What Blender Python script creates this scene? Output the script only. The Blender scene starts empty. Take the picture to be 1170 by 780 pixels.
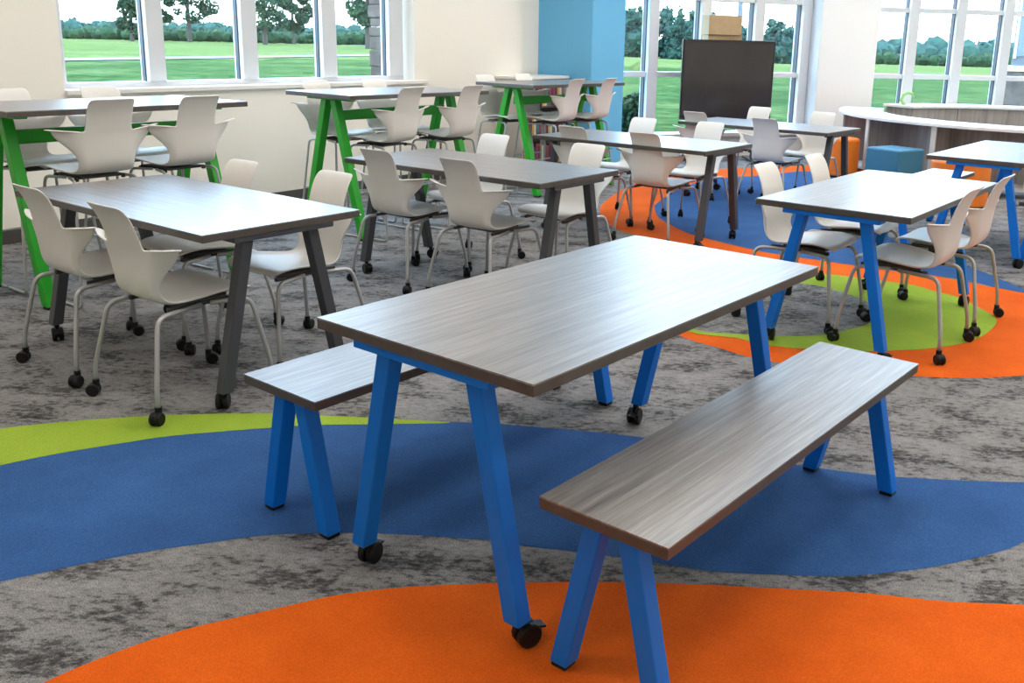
import bpy, bmesh, math, random
from mathutils import Vector, Matrix
C = bpy.context.scene.collection
sc = bpy.context.scene
PI = math.pi
def R(a): return math.radians(a)

# ------------------------------------------------------------------ materials
def new_mat(name):
    m = bpy.data.materials.new(name); m.use_nodes = True
    nt = m.node_tree; b = nt.nodes['Principled BSDF']
    return m, nt, b
def simple(name, col, rough=.5, metal=0., spec=.5, bump=0., bscale=300., var=0., vscale=8.):
    m, nt, b = new_mat(name)
    b.inputs['Base Color'].default_value = (*col, 1); b.inputs['Roughness'].default_value = rough
    b.inputs['Metallic'].default_value = metal; b.inputs['Specular IOR Level'].default_value = spec
    tc = nt.nodes.new('ShaderNodeTexCoord')
    if bump:
        n = nt.nodes.new('ShaderNodeTexNoise'); n.inputs['Scale'].default_value = bscale
        nt.links.new(tc.outputs['Object'], n.inputs['Vector'])
        bp = nt.nodes.new('ShaderNodeBump'); bp.inputs['Strength'].default_value = bump; bp.inputs['Distance'].default_value = .002
        nt.links.new(n.outputs['Fac'], bp.inputs['Height']); nt.links.new(bp.outputs['Normal'], b.inputs['Normal'])
    if var:
        n = nt.nodes.new('ShaderNodeTexNoise'); n.inputs['Scale'].default_value = vscale; n.inputs['Detail'].default_value = 5
        nt.links.new(tc.outputs['Object'], n.inputs['Vector'])
        r = nt.nodes.new('ShaderNodeValToRGB')
        r.color_ramp.elements[0].position = .3; r.color_ramp.elements[1].position = .7
        r.color_ramp.elements[0].color = (*[c*(1-var) for c in col], 1); r.color_ramp.elements[1].color = (*[min(1, c*(1+var)) for c in col], 1)
        nt.links.new(n.outputs['Fac'], r.inputs['Fac']); nt.links.new(r.outputs['Color'], b.inputs['Base Color'])
    return m
def ramp_noise(name, stops, scale, stretch=(1, 1, 1), rough=.9, detail=6, fine=0., fscale=400., bump=0., spec=.2, distort=0., rot=0.):
    m, nt, b = new_mat(name); N = nt.nodes.new; L = nt.links.new
    tc = N('ShaderNodeTexCoord'); mp = N('ShaderNodeMapping'); mp.inputs['Scale'].default_value = stretch; mp.inputs['Rotation'].default_value[2] = rot
    L(tc.outputs['Object'], mp.inputs['Vector'])
    n = N('ShaderNodeTexNoise'); n.inputs['Scale'].default_value = scale; n.inputs['Detail'].default_value = detail
    n.inputs['Roughness'].default_value = .62; n.inputs['Distortion'].default_value = distort
    L(mp.outputs['Vector'], n.inputs['Vector'])
    r = N('ShaderNodeValToRGB'); els = r.color_ramp.elements
    els[0].position, els[0].color = stops[0][0], (*stops[0][1], 1)
    els[1].position, els[1].color = stops[-1][0], (*stops[-1][1], 1)
    for p, c in stops[1:-1]:
        e = els.new(p); e.color = (*c, 1)
    L(n.outputs['Fac'], r.inputs['Fac']); out = r.outputs['Color']
    if fine:
        f = N('ShaderNodeTexNoise'); f.inputs['Scale'].default_value = fscale; f.inputs['Detail'].default_value = 2
        L(tc.outputs['Object'], f.inputs['Vector'])
        mr = N('ShaderNodeMapRange'); mr.inputs['From Min'].default_value = .3; mr.inputs['From Max'].default_value = .7
        mr.inputs['To Min'].default_value = 1-fine; mr.inputs['To Max'].default_value = 1+fine
        L(f.outputs['Fac'], mr.inputs['Value'])
        mx = N('ShaderNodeVectorMath'); mx.operation = 'MULTIPLY'; L(out, mx.inputs[0]); L(mr.outputs['Result'], mx.inputs[1]); out = mx.outputs[0]
        if bump:
            bp = N('ShaderNodeBump'); bp.inputs['Strength'].default_value = bump; bp.inputs['Distance'].default_value = .003
            L(f.outputs['Fac'], bp.inputs['Height']); L(bp.outputs['Normal'], b.inputs['Normal'])
    L(out, b.inputs['Base Color']); b.inputs['Roughness'].default_value = rough; b.inputs['Specular IOR Level'].default_value = spec
    return m
def carpet(name):
    m, nt, b = new_mat(name); N = nt.nodes.new; L = nt.links.new
    tc = N('ShaderNodeTexCoord'); mp = N('ShaderNodeMapping'); mp.inputs['Scale'].default_value = (1, 1.7, 1); mp.inputs['Rotation'].default_value[2] = R(14); L(tc.outputs['Object'], mp.inputs['Vector'])
    fs = []
    for sc_, dt, ro, w in ((4.2, 3, .55, .42), (27, 8, .74, .58)):
        n = N('ShaderNodeTexNoise'); n.inputs['Scale'].default_value = sc_; n.inputs['Detail'].default_value = dt; n.inputs['Roughness'].default_value = ro
        L(mp.outputs['Vector'], n.inputs['Vector']); q = N('ShaderNodeMath'); q.operation = 'MULTIPLY'; q.inputs[1].default_value = w; L(n.outputs['Fac'], q.inputs[0]); fs.append(q)
    ad = N('ShaderNodeMath'); ad.operation = 'ADD'; L(fs[0].outputs[0], ad.inputs[0]); L(fs[1].outputs[0], ad.inputs[1])
    r = N('ShaderNodeValToRGB'); e = r.color_ramp.elements
    e[0].position = .385; e[0].color = (.040, .038, .038, 1); e[1].position = .66; e[1].color = (.31, .30, .295, 1)
    for p, c in ((.45, (.10, .096, .095)), (.49, (.205, .197, .193))):
        k = e.new(p); k.color = (*c, 1)
    L(ad.outputs[0], r.inputs['Fac'])
    f = N('ShaderNodeTexNoise'); f.inputs['Scale'].default_value = 260; f.inputs['Detail'].default_value = 3; L(tc.outputs['Object'], f.inputs['Vector'])
    mr = N('ShaderNodeMapRange'); mr.inputs['From Min'].default_value = .3; mr.inputs['From Max'].default_value = .7; mr.inputs['To Min'].default_value = .5; mr.inputs['To Max'].default_value = 1.5; L(f.outputs['Fac'], mr.inputs['Value'])
    mx = N('ShaderNodeVectorMath'); mx.operation = 'MULTIPLY'; L(r.outputs['Color'], mx.inputs[0]); L(mr.outputs['Result'], mx.inputs[1]); L(mx.outputs[0], b.inputs['Base Color'])
    bp = N('ShaderNodeBump'); bp.inputs['Strength'].default_value = .6; bp.inputs['Distance'].default_value = .003; L(f.outputs['Fac'], bp.inputs['Height']); L(bp.outputs['Normal'], b.inputs['Normal'])
    b.inputs['Roughness'].default_value = .95; b.inputs['Specular IOR Level'].default_value = .1
    return m
def laminate(name):
    m, nt, b = new_mat(name); N = nt.nodes.new; L = nt.links.new
    tc = N('ShaderNodeTexCoord'); outs = []
    for sx, sy, dt in ((2.2, 70, 3), (6, 220, 4)):
        mp = N('ShaderNodeMapping'); mp.inputs['Scale'].default_value = (sx, sy, sy); L(tc.outputs['Object'], mp.inputs['Vector'])
        n = N('ShaderNodeTexNoise'); n.inputs['Scale'].default_value = 1.; n.inputs['Detail'].default_value = dt; n.inputs['Roughness'].default_value = .6
        L(mp.outputs['Vector'], n.inputs['Vector']); outs.append(n.outputs['Fac'])
    ad = N('ShaderNodeMath'); ad.operation = 'ADD'; L(outs[0], ad.inputs[0]); L(outs[1], ad.inputs[1])
    hf = N('ShaderNodeMath'); hf.operation = 'MULTIPLY'; hf.inputs[1].default_value = .5; L(ad.outputs[0], hf.inputs[0])
    r = N('ShaderNodeValToRGB'); e = r.color_ramp.elements
    e[0].position = .36; e[0].color = (.088, .075, .068, 1); e[1].position = .64; e[1].color = (.27, .246, .232, 1)
    k = e.new(.5); k.color = (.165, .147, .137, 1)
    L(hf.outputs[0], r.inputs['Fac']); L(r.outputs['Color'], b.inputs['Base Color'])
    mr = N('ShaderNodeMapRange'); mr.inputs['To Min'].default_value = .34; mr.inputs['To Max'].default_value = .46; L(outs[1], mr.inputs['Value']); L(mr.outputs['Result'], b.inputs['Roughness'])
    b.inputs['Specular IOR Level'].default_value = 1.; b.inputs['Coat Weight'].default_value = .55; b.inputs['Coat Roughness'].default_value = .33; b.inputs['Coat IOR'].default_value = 1.6
    return m
def woodpanel(name):
    return ramp_noise(name, [(.3, (.22, .185, .17)), (.5, (.33, .29, .268)), (.72, (.44, .40, .375))], 1., (14, 14, .9), .5, 5, spec=.4)
def glass():
    m = bpy.data.materials.new('window_glass'); m.use_nodes = True; nt = m.node_tree; nt.nodes.clear()
    o = nt.nodes.new('ShaderNodeOutputMaterial'); t = nt.nodes.new('ShaderNodeBsdfTransparent'); g = nt.nodes.new('ShaderNodeBsdfGlossy')
    t.inputs['Color'].default_value = (.93, .97, .97, 1); g.inputs['Roughness'].default_value = .02
    x = nt.nodes.new('ShaderNodeMixShader'); x.inputs[0].default_value = .025
    nt.links.new(t.outputs[0], x.inputs[1]); nt.links.new(g.outputs[0], x.inputs[2]); nt.links.new(x.outputs[0], o.inputs['Surface'])
    return m
def emit(name, col, s):
    m = bpy.data.materials.new(name); m.use_nodes = True; nt = m.node_tree; nt.nodes.clear()
    o = nt.nodes.new('ShaderNodeOutputMaterial'); e = nt.nodes.new('ShaderNodeEmission')
    e.inputs[0].default_value = (*col, 1); e.inputs[1].default_value = s; nt.links.new(e.outputs[0], o.inputs['Surface'])
    return m
M = dict(
    wood=laminate('grey_wood_laminate'),
    edge=simple('dark_edge_band', (.075, .062, .052), .45, var=.12, vscale=30),
    blue=simple('blue_powder_coat', (.0, .165, .66), .5, spec=.3, bump=.05, bscale=900),
    charcoal=simple('charcoal_powder_coat', (.055, .058, .066), .42, bump=.05, bscale=900),
    green=simple('green_powder_coat', (.012, .36, .012), .42, bump=.05, bscale=900),
    shell=simple('warm_white_plastic', (.74, .71, .665), .42, spec=.4, bump=.02, bscale=1500),
    steel=simple('satin_silver_paint', (.44, .44, .44), .36, metal=.45),
    darksteel=simple('dark_grey_steel', (.22, .21, .20), .35, metal=.6),
    mount=simple('dark_plastic', (.045, .043, .042), .5),
    black=simple('black_rubber', (.006, .006, .006), .5, spec=.3),
    wall=simple('cream_wall_paint', (.91, .86, .77), .7, bump=.04, bscale=250),
    whitewall=simple('warm_white_paint', (.93, .89, .84), .7, bump=.04, bscale=250),
    accent=simple('sky_blue_paint', (.15, .50, .80), .6, bump=.04, bscale=250),
    base=simple('dark_vinyl_base', (.075, .068, .062), .5),
    alu=simple('white_window_aluminium', (.68, .69, .71), .45),
    gasket=simple('dark_gasket', (.03, .05, .075), .4),
    sill=simple('white_sill', (.84, .80, .75), .4),
    glass=glass(),
    ceil=simple('ceiling_tile', (.86, .85, .82), .8, bump=.1, bscale=120),
    grey=carpet('mottled_grey_carpet'),
    cblue=ramp_noise('blue_carpet', [(.3, (.030, .086, .235)), (.7, (.042, .118, .30))], 3, rough=.95, fine=.28, fscale=330, bump=.5, spec=.1),
    corange=ramp_noise('orange_carpet', [(.3, (.63, .094, .006)), (.7, (.75, .130, .010))], 3, rough=.95, fine=.16, fscale=330, bump=.5, spec=.1),
    clime=ramp_noise('lime_carpet', [(.3, (.245, .37, .035)), (.7, (.33, .46, .05))], 3, rough=.95, fine=.2, fscale=330, bump=.5, spec=.1),
    panel=woodpanel('grey_brown_wood_panel'),
    counter=simple('white_counter', (.84, .83, .81), .3),
    palewood=simple('pale_edge', (.62, .58, .53), .5),
    ottblue=simple('teal_blue_vinyl', (.045, .19, .31), .5, bump=.03, bscale=80),
    ottorange=simple('orange_vinyl', (.85, .20, .012), .5, bump=.03, bscale=80),
    screen=simple('black_screen', (.030, .026, .025), .10, spec=.6, var=.1, vscale=3),
    bezel=simple('black_bezel', (.012, .012, .012), .35),
    card=simple('brown_cardboard', (.52, .36, .20), .8, var=.05, vscale=12),
    grass=ramp_noise('lawn_grass', [(.3, (.034, .064, .022)), (.5, (.052, .090, .030)), (.7, (.095, .122, .044))], .22, (1, 1, 1), .95, 8, .35, 2.2, spec=0.),
    meadow=ramp_noise('meadow_grass', [(.3, (.070, .100, .032)), (.5, (.105, .138, .044)), (.72, (.17, .165, .075))], .16, (.4, 1, 1), .95, 8, .25, 1.3, spec=0.),
    road=simple('pale_road', (.16, .165, .17), .9, var=.08, vscale=.5),
    leafa=ramp_noise('tree_leaves', [(.3, (.015, .042, .026)), (.55, (.030, .072, .036)), (.75, (.06, .11, .038))], .45, rough=.8, spec=.2),
    leafb=ramp_noise('blue_green_leaves', [(.3, (.016, .046, .040)), (.55, (.030, .078, .058)), (.75, (.05, .11, .065))], .35, rough=.8, spec=.2),
    leafc=ramp_noise('hedge_leaves', [(.3, (.010, .033, .014)), (.55, (.02, .055, .02)), (.75, (.04, .08, .026))], .4, rough=.8, spec=.2),
    bark=simple('bark', (.06, .048, .038), .9, var=.3, vscale=6),
    stone=ramp_noise('rough_stone', [(.3, (.055, .043, .038)), (.5, (.11, .085, .075)), (.75, (.18, .145, .125))], 5, rough=.9, spec=.2),
    pole=simple('grey_pole', (.10, .125, .15), .5),
    siding=simple('pale_siding', (.10, .112, .13), .6),
    shade=simple('window_dark', (.10, .15, .20), .2),
    plum=simple('plum_cover', (.12, .022, .045), .5), mustard=simple('mustard_cover', (.62, .40, .10), .5),
    cream=simple('cream_cover', (.7, .62, .5), .6), teal=simple('teal_cover', (.06, .2, .22), .5), pink=simple('rose_cover', (.26, .06, .09), .5),
    toy=simple('pale_green_plastic', (.42, .72, .26), .4),
    lamp=emit('light_panel', (1, .96, .91), 29.),
)

# ------------------------------------------------------------------ mesh helpers
def link(name, bm, mat, parent=None, smooth=False, bevel=0., seg=2, autosmooth=None):
    me = bpy.data.meshes.new(name); bmesh.ops.recalc_face_normals(bm, faces=bm.faces[:]); bm.to_mesh(me); bm.free()
    o = bpy.data.objects.new(name, me); C.objects.link(o)
    for m in (mat if isinstance(mat, (list, tuple)) else [mat]): me.materials.append(m)
    if smooth:
        for p in me.polygons: p.use_smooth = True
    if bevel:
        b = o.modifiers.new('bevel', 'BEVEL'); b.width = bevel; b.segments = seg; b.limit_method = 'ANGLE'; b.angle_limit = R(40)
    if parent is not None: o.parent = parent
    return o
def box(bm, x0, x1, y0, y1, z0, z1, mi=0, xf=None):
    vs = [bm.verts.new(Vector((x, y, z))) for x in (x0, x1) for y in (y0, y1) for z in (z0, z1)]
    if xf is not None:
        for v in vs: v.co = xf @ v.co
    for f in ((0, 1, 3, 2), (4, 6, 7, 5), (0, 4, 5, 1), (2, 3, 7, 6), (0, 2, 6, 4), (1, 5, 7, 3)):
        bm.faces.new([vs[i] for i in f]).material_index = mi
    return vs
def bar(bm, p, q, w, d, up=(1, 0, 0), flat=True):
    """square tube from p to q; ends cut horizontally when flat"""
    p, q = Vector(p), Vector(q); a = (q-p).normalized(); u = Vector(up); u = (u-a*u.dot(a)).normalized(); v = a.cross(u)
    vs = []
    for e in (p, q):
        for su, sv in ((-1, -1), (1, -1), (1, 1), (-1, 1)):
            c = e+u*su*w/2+v*sv*d/2
            if flat and abs(a.z) > .3: c = c-a*((c.z-e.z)/a.z)
            vs.append(bm.verts.new(c))
    for f in ((3, 2, 1, 0), (4, 5, 6, 7), (0, 1, 5, 4), (1, 2, 6, 5), (2, 3, 7, 6), (3, 0, 4, 7)): bm.faces.new([vs[i] for i in f])
def tube(bm, pts, r, n=8, cap=True):
    pts = [Vector(p) for p in pts]; rings = []; nrm = None
    for i, p in enumerate(pts):
        t = (pts[min(i+1, len(pts)-1)]-pts[max(i-1, 0)]).normalized()
        if nrm is None: nrm = t.orthogonal().normalized()
        nrm = (nrm-t*nrm.dot(t)).normalized(); b = t.cross(nrm)
        rr = r[i] if isinstance(r, (list, tuple)) else r
        rings.append([bm.verts.new(p+(nrm*math.cos(2*PI*k/n)+b*math.sin(2*PI*k/n))*rr) for k in range(n)])
    for a, b in zip(rings, rings[1:]):
        for k in range(n): bm.faces.new((a[k], a[(k+1) % n], b[(k+1) % n], b[k]))
    if cap: bm.faces.new(rings[0][::-1]); bm.faces.new(rings[-1])
def fillet(pts, rad, n=5):
    """round the inner corners of a polyline"""
    pts = [Vector(p) for p in pts]; out = [pts[0]]
    for a, b, c in zip(pts, pts[1:], pts[2:]):
        d1, d2 = (a-b), (c-b); k = min(rad, d1.length*.49, d2.length*.49)
        s, e = b+d1.normalized()*k, b+d2.normalized()*k
        for i in range(n+1):
            t = i/n; out.append(s*(1-t)**2+b*2*t*(1-t)+e*t*t)
    out.append(pts[-1]); return out
def cyl(bm, c, axis, r, h, n=20):
    axis = Vector(axis).normalized(); c = Vector(c); tube(bm, [c-axis*h/2, c+axis*h/2], r, n)
def wheel(bm, c, axis, r, h, n=16):
    axis = Vector(axis).normalized(); c = Vector(c)
    tube(bm, [c-axis*h/2, c-axis*(h/2-.004), c+axis*(h/2-.004), c+axis*h/2], [r*.86, r, r, r*.86], n)
def poly(bm, pts, z):
    f = bm.faces.new([bm.verts.new((x, y, z)) for x, y in pts]); return f
def prism(bm, pts, z0, z1, mi=0):
    a = [bm.verts.new((x, y, z0)) for x, y in pts]; b = [bm.verts.new((x, y, z1)) for x, y in pts]; n = len(pts)
    fs = [bm.faces.new(a[::-1]), bm.faces.new(b)]+[bm.faces.new((a[i], a[(i+1) % n], b[(i+1) % n], b[i])) for i in range(n)]
    for f in fs: f.material_index = mi
def B(): return bmesh.new()
def catmull(pts, n=5):
    P = [Vector((*p, 0)) for p in pts]; out = []; N = len(P)
    for i in range(N):
        a, b, c, d = P[i-1], P[i], P[(i+1) % N], P[(i+2) % N]
        for k in range(n):
            t = k/n; q = .5*((2*b)+(c-a)*t+(2*a-5*b+4*c-d)*t*t+(3*b-a-3*c+d)*t**3); out.append((q.x, q.y))
    return out

# ------------------------------------------------------------------ scene helpers
def thing(name, label, cat, loc=(0, 0, 0), rotz=0., group=None):
    o = bpy.data.objects.new(name, None); o.empty_display_size = .2; C.objects.link(o)
    o.location = loc; o.rotation_euler = (0, 0, rotz); return tag(o, label, cat, group)
def tag(o, label, cat, group=None, kind=None):
    if label: o['label'] = label
    if cat: o['category'] = cat
    if group: o['group'] = group
    if kind: o['kind'] = kind
    return o
def struct(o, label=None, cat=None): o['kind'] = 'structure'; return tag(o, label, cat)
KIDS = {}
def dup(root, loc, rotz, label, group=None):
    r = root.copy(); C.objects.link(r); r.location = loc; r.rotation_euler = (0, 0, rotz); r['label'] = label
    if group: r['group'] = group
    for ch in list(root.children):
        c = ch.copy(); C.objects.link(c); c.parent = r
        for g in list(ch.children):
            d = g.copy(); C.objects.link(d); d.parent = c
    return r

# ------------------------------------------------------------------ camera
W_PX, H_PX = 1170, 780
F_PX, PITCH, ROLL, CAM_H, CX, CY = 1074.675, .237773717, .023594078, 1.47630, 59.948, -84.377
cp, sp, cr, sr = math.cos(PITCH), math.sin(PITCH), math.cos(ROLL), math.sin(ROLL)
fw = Vector((0, cp, -sp)); rt0 = Vector((1, 0, 0)); up0 = Vector((0, sp, cp))
rt = rt0*cr+up0*sr; up = -rt0*sr+up0*cr
cam = bpy.data.cameras.new('camera'); co = bpy.data.objects.new('camera', cam); C.objects.link(co)
mat = Matrix((rt, up, -fw)).transposed().to_4x4(); mat.translation = (0, 0, CAM_H); co.matrix_world = mat
cam.sensor_width = 36; cam.lens = F_PX/W_PX*36; cam.shift_x = -CX/W_PX; cam.shift_y = CY/W_PX; cam.clip_end = 3000
sc.camera = co

# ------------------------------------------------------------------ room layout (plan, metres)
WA = R(54); WU = Vector((math.cos(WA), math.sin(WA), 0)); WN = Vector((-math.sin(WA), math.cos(WA), 0)); W0 = Vector((-3.92, 6.37, 0))
def WP(s, o=0, z=0): return W0+WU*s+WN*o+Vector((0, 0, z))
WX = Matrix((WU, WN, Vector((0, 0, 1)))).transposed().to_4x4(); WX.translation = W0      # local (s, offset outward, z) -> world
def frame_matrix(a, b):
    a, b = Vector((*a, 0)), Vector((*b, 0)); u = (b-a).normalized(); n = Vector((-u.y, u.x, 0))
    m = Matrix((u, n, Vector((0, 0, 1)))).transposed().to_4x4(); m.translation = a; return m
CH = 6.0
# floor ------------------------------------------------------------
fl = [tuple(WP(-9.5)[:2]), tuple(WP(5.8)[:2]), (-.3, 11.7), (.62, 12.2), (3.75, 13.7), (4.3, 13.9), (8.6, 14.4), (9.2, 14.4), (9.2, -3.2), (-9.51, -3.2)]
bm = B(); prism(bm, fl, -.12, 0); floor = struct(link('floor', bm, M['grey']))
CARPETS = [
 ('orange_carpet_swirl', 'corange', .0012, [(3.717, 11.828), (3.056, 11.878), (2.33, 11.499), (1.876, 11.338), (1.353, 10.94), (0.953, 10.444), (0.657, 9.754), (0.45, 9.102), (0.325, 8.536), (0.303, 8.217), (0.322, 7.844), (0.391, 7.509), (0.473, 7.326), (0.546, 7.177), (0.542, 6.561), (0.478, 5.689), (0.504, 4.985), (0.61, 4.646), (0.785, 4.461), (0.959, 4.302), (1.3, 4.165), (1.635, 4.117), (1.904, 4.116), (2.162, 4.171), (2.486, 4.321), (2.848, 4.585), (3.073, 4.898), (3.137, 5.273), (2.986, 5.583), (2.763, 5.814), (2.474, 6.106), (2.187, 6.458), (2.1, 7.029), (2.751, 8.633), (3.588, 10.739)]),
 ('blue_carpet_circle', 'cblue', .0024, [(3.491, 11.081), (2.91, 11.284), (2.525, 11.066), (2.193, 10.791), (1.738, 10.526), (1.4, 10.12), (1.039, 9.296), (0.847, 8.703), (0.807, 8.44), (0.805, 7.987), (0.871, 7.68), (0.975, 7.354), (1.084, 7.172), (1.429, 6.742), (1.693, 6.556), (1.925, 6.404), (2.181, 6.25), (2.474, 6.106), (2.64, 6.005), (2.763, 5.814), (2.924, 5.701), (2.88, 6.074), (2.851, 6.266), (2.783, 6.439), (2.612, 6.781), (2.594, 7.415), (2.763, 8.409), (3.269, 10.037)]),
 ('lime_carpet_swirl', 'clime', .0036, [(0.66, 4.718), (0.576, 5.025), (0.602, 5.492), (0.834, 5.995), (1.207, 6.153), (1.521, 6.11), (1.683, 6.078), (1.825, 6.044), (2.047, 5.925), (2.221, 5.839), (2.314, 5.688), (2.407, 5.552), (2.438, 5.329), (2.449, 5.154), (2.394, 4.997), (2.211, 4.754), (2.038, 4.617), (1.844, 4.525), (1.656, 4.484), (1.522, 4.46), (1.253, 4.468), (1.003, 4.536), (0.893, 4.631)]),
 ('grey_carpet_lens', 'grey', .0048, [(0.696, 4.749), (0.635, 5.03), (0.686, 5.4), (0.858, 5.747), (1.159, 5.887), (1.485, 5.805), (1.624, 5.731), (1.693, 5.631), (1.782, 5.457), (1.81, 5.216), (1.733, 5.018), (1.622, 4.895), (1.472, 4.781), (1.36, 4.719), (1.188, 4.685), (1.038, 4.679), (0.905, 4.699)]),
 ('blue_carpet_band', 'cblue', .0012, [(-2.237, 2.779), (-1.943, 3.002), (-1.787, 3.11), (-1.603, 3.212), (-1.45, 3.284), (-1.149, 3.371), (-0.944, 3.413), (-0.719, 3.435), (-0.485, 3.454), (-0.334, 3.458), (-0.071, 3.426), (0.294, 3.36), (0.617, 3.236), (0.867, 3.139), (0.956, 3.115), (1.099, 3.08), (1.197, 3.065), (1.359, 3.053), (1.634, 3.047), (1.903, 3.088), (2.158, 3.15), (1.842, 2.921), (1.44, 2.634), (1.327, 2.568), (1.103, 2.478), (0.89, 2.427), (0.745, 2.414), (0.488, 2.422), (0.363, 2.444), (0.069, 2.512), (-0.08, 2.535), (-0.178, 2.563), (-0.312, 2.577), (-0.536, 2.593), (-0.728, 2.585), (-0.892, 2.564), (-1.033, 2.517), (-1.18, 2.466), (-1.306, 2.408), (-1.412, 2.349), (-1.522, 2.288), (-1.758, 2.118)]),
 ('lime_carpet_crescent', 'clime', .0024, [(-2.492, 3.131), (-2.115, 3.294), (-1.902, 3.373), (-1.67, 3.435), (-1.425, 3.477), (-1.154, 3.498), (-0.964, 3.491), (-0.728, 3.479), (-0.595, 3.469), (-0.443, 3.452), (-0.483, 3.441), (-0.716, 3.418), (-0.939, 3.397), (-1.112, 3.361), (-1.444, 3.268), (-1.596, 3.196), (-1.78, 3.096), (-1.935, 2.988), (-2.229, 2.767)]),
 ('orange_carpet_front', 'corange', .0012, [(-1.35, 1.554), (-1.288, 1.7), (-1.217, 1.837), (-1.173, 1.898), (-1.114, 1.961), (-1.021, 2.042), (-0.924, 2.106), (-0.77, 2.18), (-0.606, 2.259), (-0.448, 2.303), (-0.283, 2.327), (-0.089, 2.346), (0.156, 2.358), (0.401, 2.356), (0.644, 2.344), (0.86, 2.332), (1.068, 2.302), (1.281, 2.294), (1.583, 2.278), (1.8, 2.1), (1.5, 1.5), (-.9, 1.2)]),
]
for n, m, z, pts in CARPETS:
    bm = B(); f = poly(bm, catmull(pts, 4), z); bmesh.ops.triangulate(bm, faces=[f])
    for q in bm.faces:
        q.normal_update()
        if q.normal.z < 0: q.normal_flip()
    me = bpy.data.meshes.new(n); bm.to_mesh(me); bm.free(); o = bpy.data.objects.new(n, me); C.objects.link(o); me.materials.append(M[m]); o.parent = floor
# ceiling ----------------------------------------------------------
bm = B(); prism(bm, fl, CH, CH+.15); struct(link('ceiling', bm, M['ceil']))
# left wall with window opening ------------------------------------
S0, S1, S2 = .545, 4.03, 5.74         # opening start, opening end, wall end
ZS, ZT = 1.03, 3.7
TH = .26
bm = B()
box(bm, -9.5, S0, 0, TH, 0, CH, xf=WX); box(bm, S1, S2, 0, TH, 0, CH, xf=WX)
box(bm, S0, S1, 0, TH, 0, ZS, xf=WX); box(bm, S0, S1, 0, TH, ZT, CH, xf=WX)
wl = struct(link('wall_left', bm, M['wall']))
bm = B(); box(bm, -9.5, S2, -.012, -.001, 0, .105, xf=WX); struct(link('baseboard_left', bm, M['base']))
# window_1
bm = B()
GZ = 1.085
box(bm, S0+.002, S1-.03, .12, .22, ZS+.001, GZ, xf=WX); box(bm, S0+.002, S1-.03, .12, .22, ZT-.07, ZT-.001, xf=WX)
w1 = struct(link('window_1', bm, M['alu'], bevel=.004))
MUL = [(S0+.002, .617), (1.262, 1.402), (2.112, 2.264), (2.966, 3.13), (3.79, 3.975)]
for a, b in MUL:
    bm = B(); box(bm, a, b, .10, .225, GZ, ZT-.07, xf=WX); link('mullion', bm, M['alu'], w1, bevel=.004)
for (a, b), (c, d) in zip(MUL, MUL[1:]):
    bm = B(); box(bm, c-.010, c-.001, .15, .19, GZ, ZT-.07, xf=WX); link('gasket', bm, M['gasket'], w1)
bm = B()
for (a, b), (c, d) in zip(MUL, MUL[1:]): box(bm, b, c, .172, .178, GZ, ZT-.07, xf=WX)
link('pane', bm, M['glass'], w1)
bm = B(); box(bm, S0-.0, S1+.16, -.035, .12, ZS-.024, ZS+.014, xf=WX); link('window_sill', bm, M['sill'], w1, bevel=.006)
# blue column, recess wall
cl = [(.252, 10.95), (.655, 11.505), (-.02, 12.0), (-.423, 11.44)]
bm = B(); prism(bm, cl, 0, CH); struct(link('wall_column_blue', bm, M['accent'], bevel=.006))
bm = B(); prism(bm, [tuple(WP(S2, .09)[:2]), (-.37, 11.40), (-.52, 11.75), tuple(WP(S2, .5)[:2])], 0, CH); struct(link('wall_recess', bm, M['wall']))
# curtain walls -----------------------------------------------------
def curtain(name, a, b, cuts, zsill, ztr, zup, ztop, L, w=.075):
    X = frame_matrix(a, b)
    bm = B(); box(bm, 0, L, -.06, .09, zsill-.10, zsill, xf=X); box(bm, 0, L, -.06, .09, ztop-.08, ztop, xf=X)
    root = struct(link(name, bm, M['alu'], bevel=.004))
    bm = B(); box(bm, 0, L, -.16, -.062, zsill-.05, zsill-.005, xf=X); link('window_sill', bm, M['sill'], root, bevel=.004)
    for z in (ztr, zup, zup+1.0, zup+1.95, zup+2.9):
        bm = B(); box(bm, 0, L, -.05, .08, z-.033, z+.033, xf=X); link('transom', bm, M['alu'], root, bevel=.004)
    for c in cuts:
        bm = B(); box(bm, c-w, c+w*.9, -.085, .10, zsill, ztop-.08, xf=X); link('mullion', bm, M['alu'], root, bevel=.004)
        bm = B(); box(bm, c-w-.012, c-w-.001, -.02, .06, zsill, ztop-.08, xf=X); link('gasket', bm, M['gasket'], root)
    bm = B(); box(bm, 0, L, .012, .018, zsill, ztop-.08, xf=X); link('pane', bm, M['glass'], root)
    bm = B(); box(bm, 0, L, -.06, .10, 0, zsill-.10, xf=X); struct(link(name.replace('window', 'wall_under_window'), bm, M['whitewall']))
    bm = B(); box(bm, 0, L, -.06, .10, ztop, CH, xf=X); struct(link(name.replace('window', 'wall_over_window'), bm, M['whitewall']))
    return X
XA = curtain('window_2', (.62, 12.0), (3.75, 13.5), (.44, 1.21, 2.05, 2.83), .33, 1.073, 2.03, 5.8, 3.06)
XB = curtain('window_3', (4.3, 13.7), (7.6, 14.1), (.535, 1.236, 1.945, 2.66, 3.37), .33, 1.073, 1.985, 5.8, 4.4)
# white column between the glazed walls
def RC(px, d): return ((px-645)/1074.7*d, d)
bm = B(); prism(bm, [(3.345, 12.95), (4.045, 12.75), (4.29, 13.62), (3.50, 13.85)], 0, CH); struct(link('wall_column_white', bm, M['whitewall'], bevel=.004))
bm = B(); prism(bm, [(3.26, 13.24), (3.343, 12.96), (3.49, 13.8), (3.40, 13.75)], 0, CH); struct(link('trim_1', bm, M['alu']))
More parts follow.
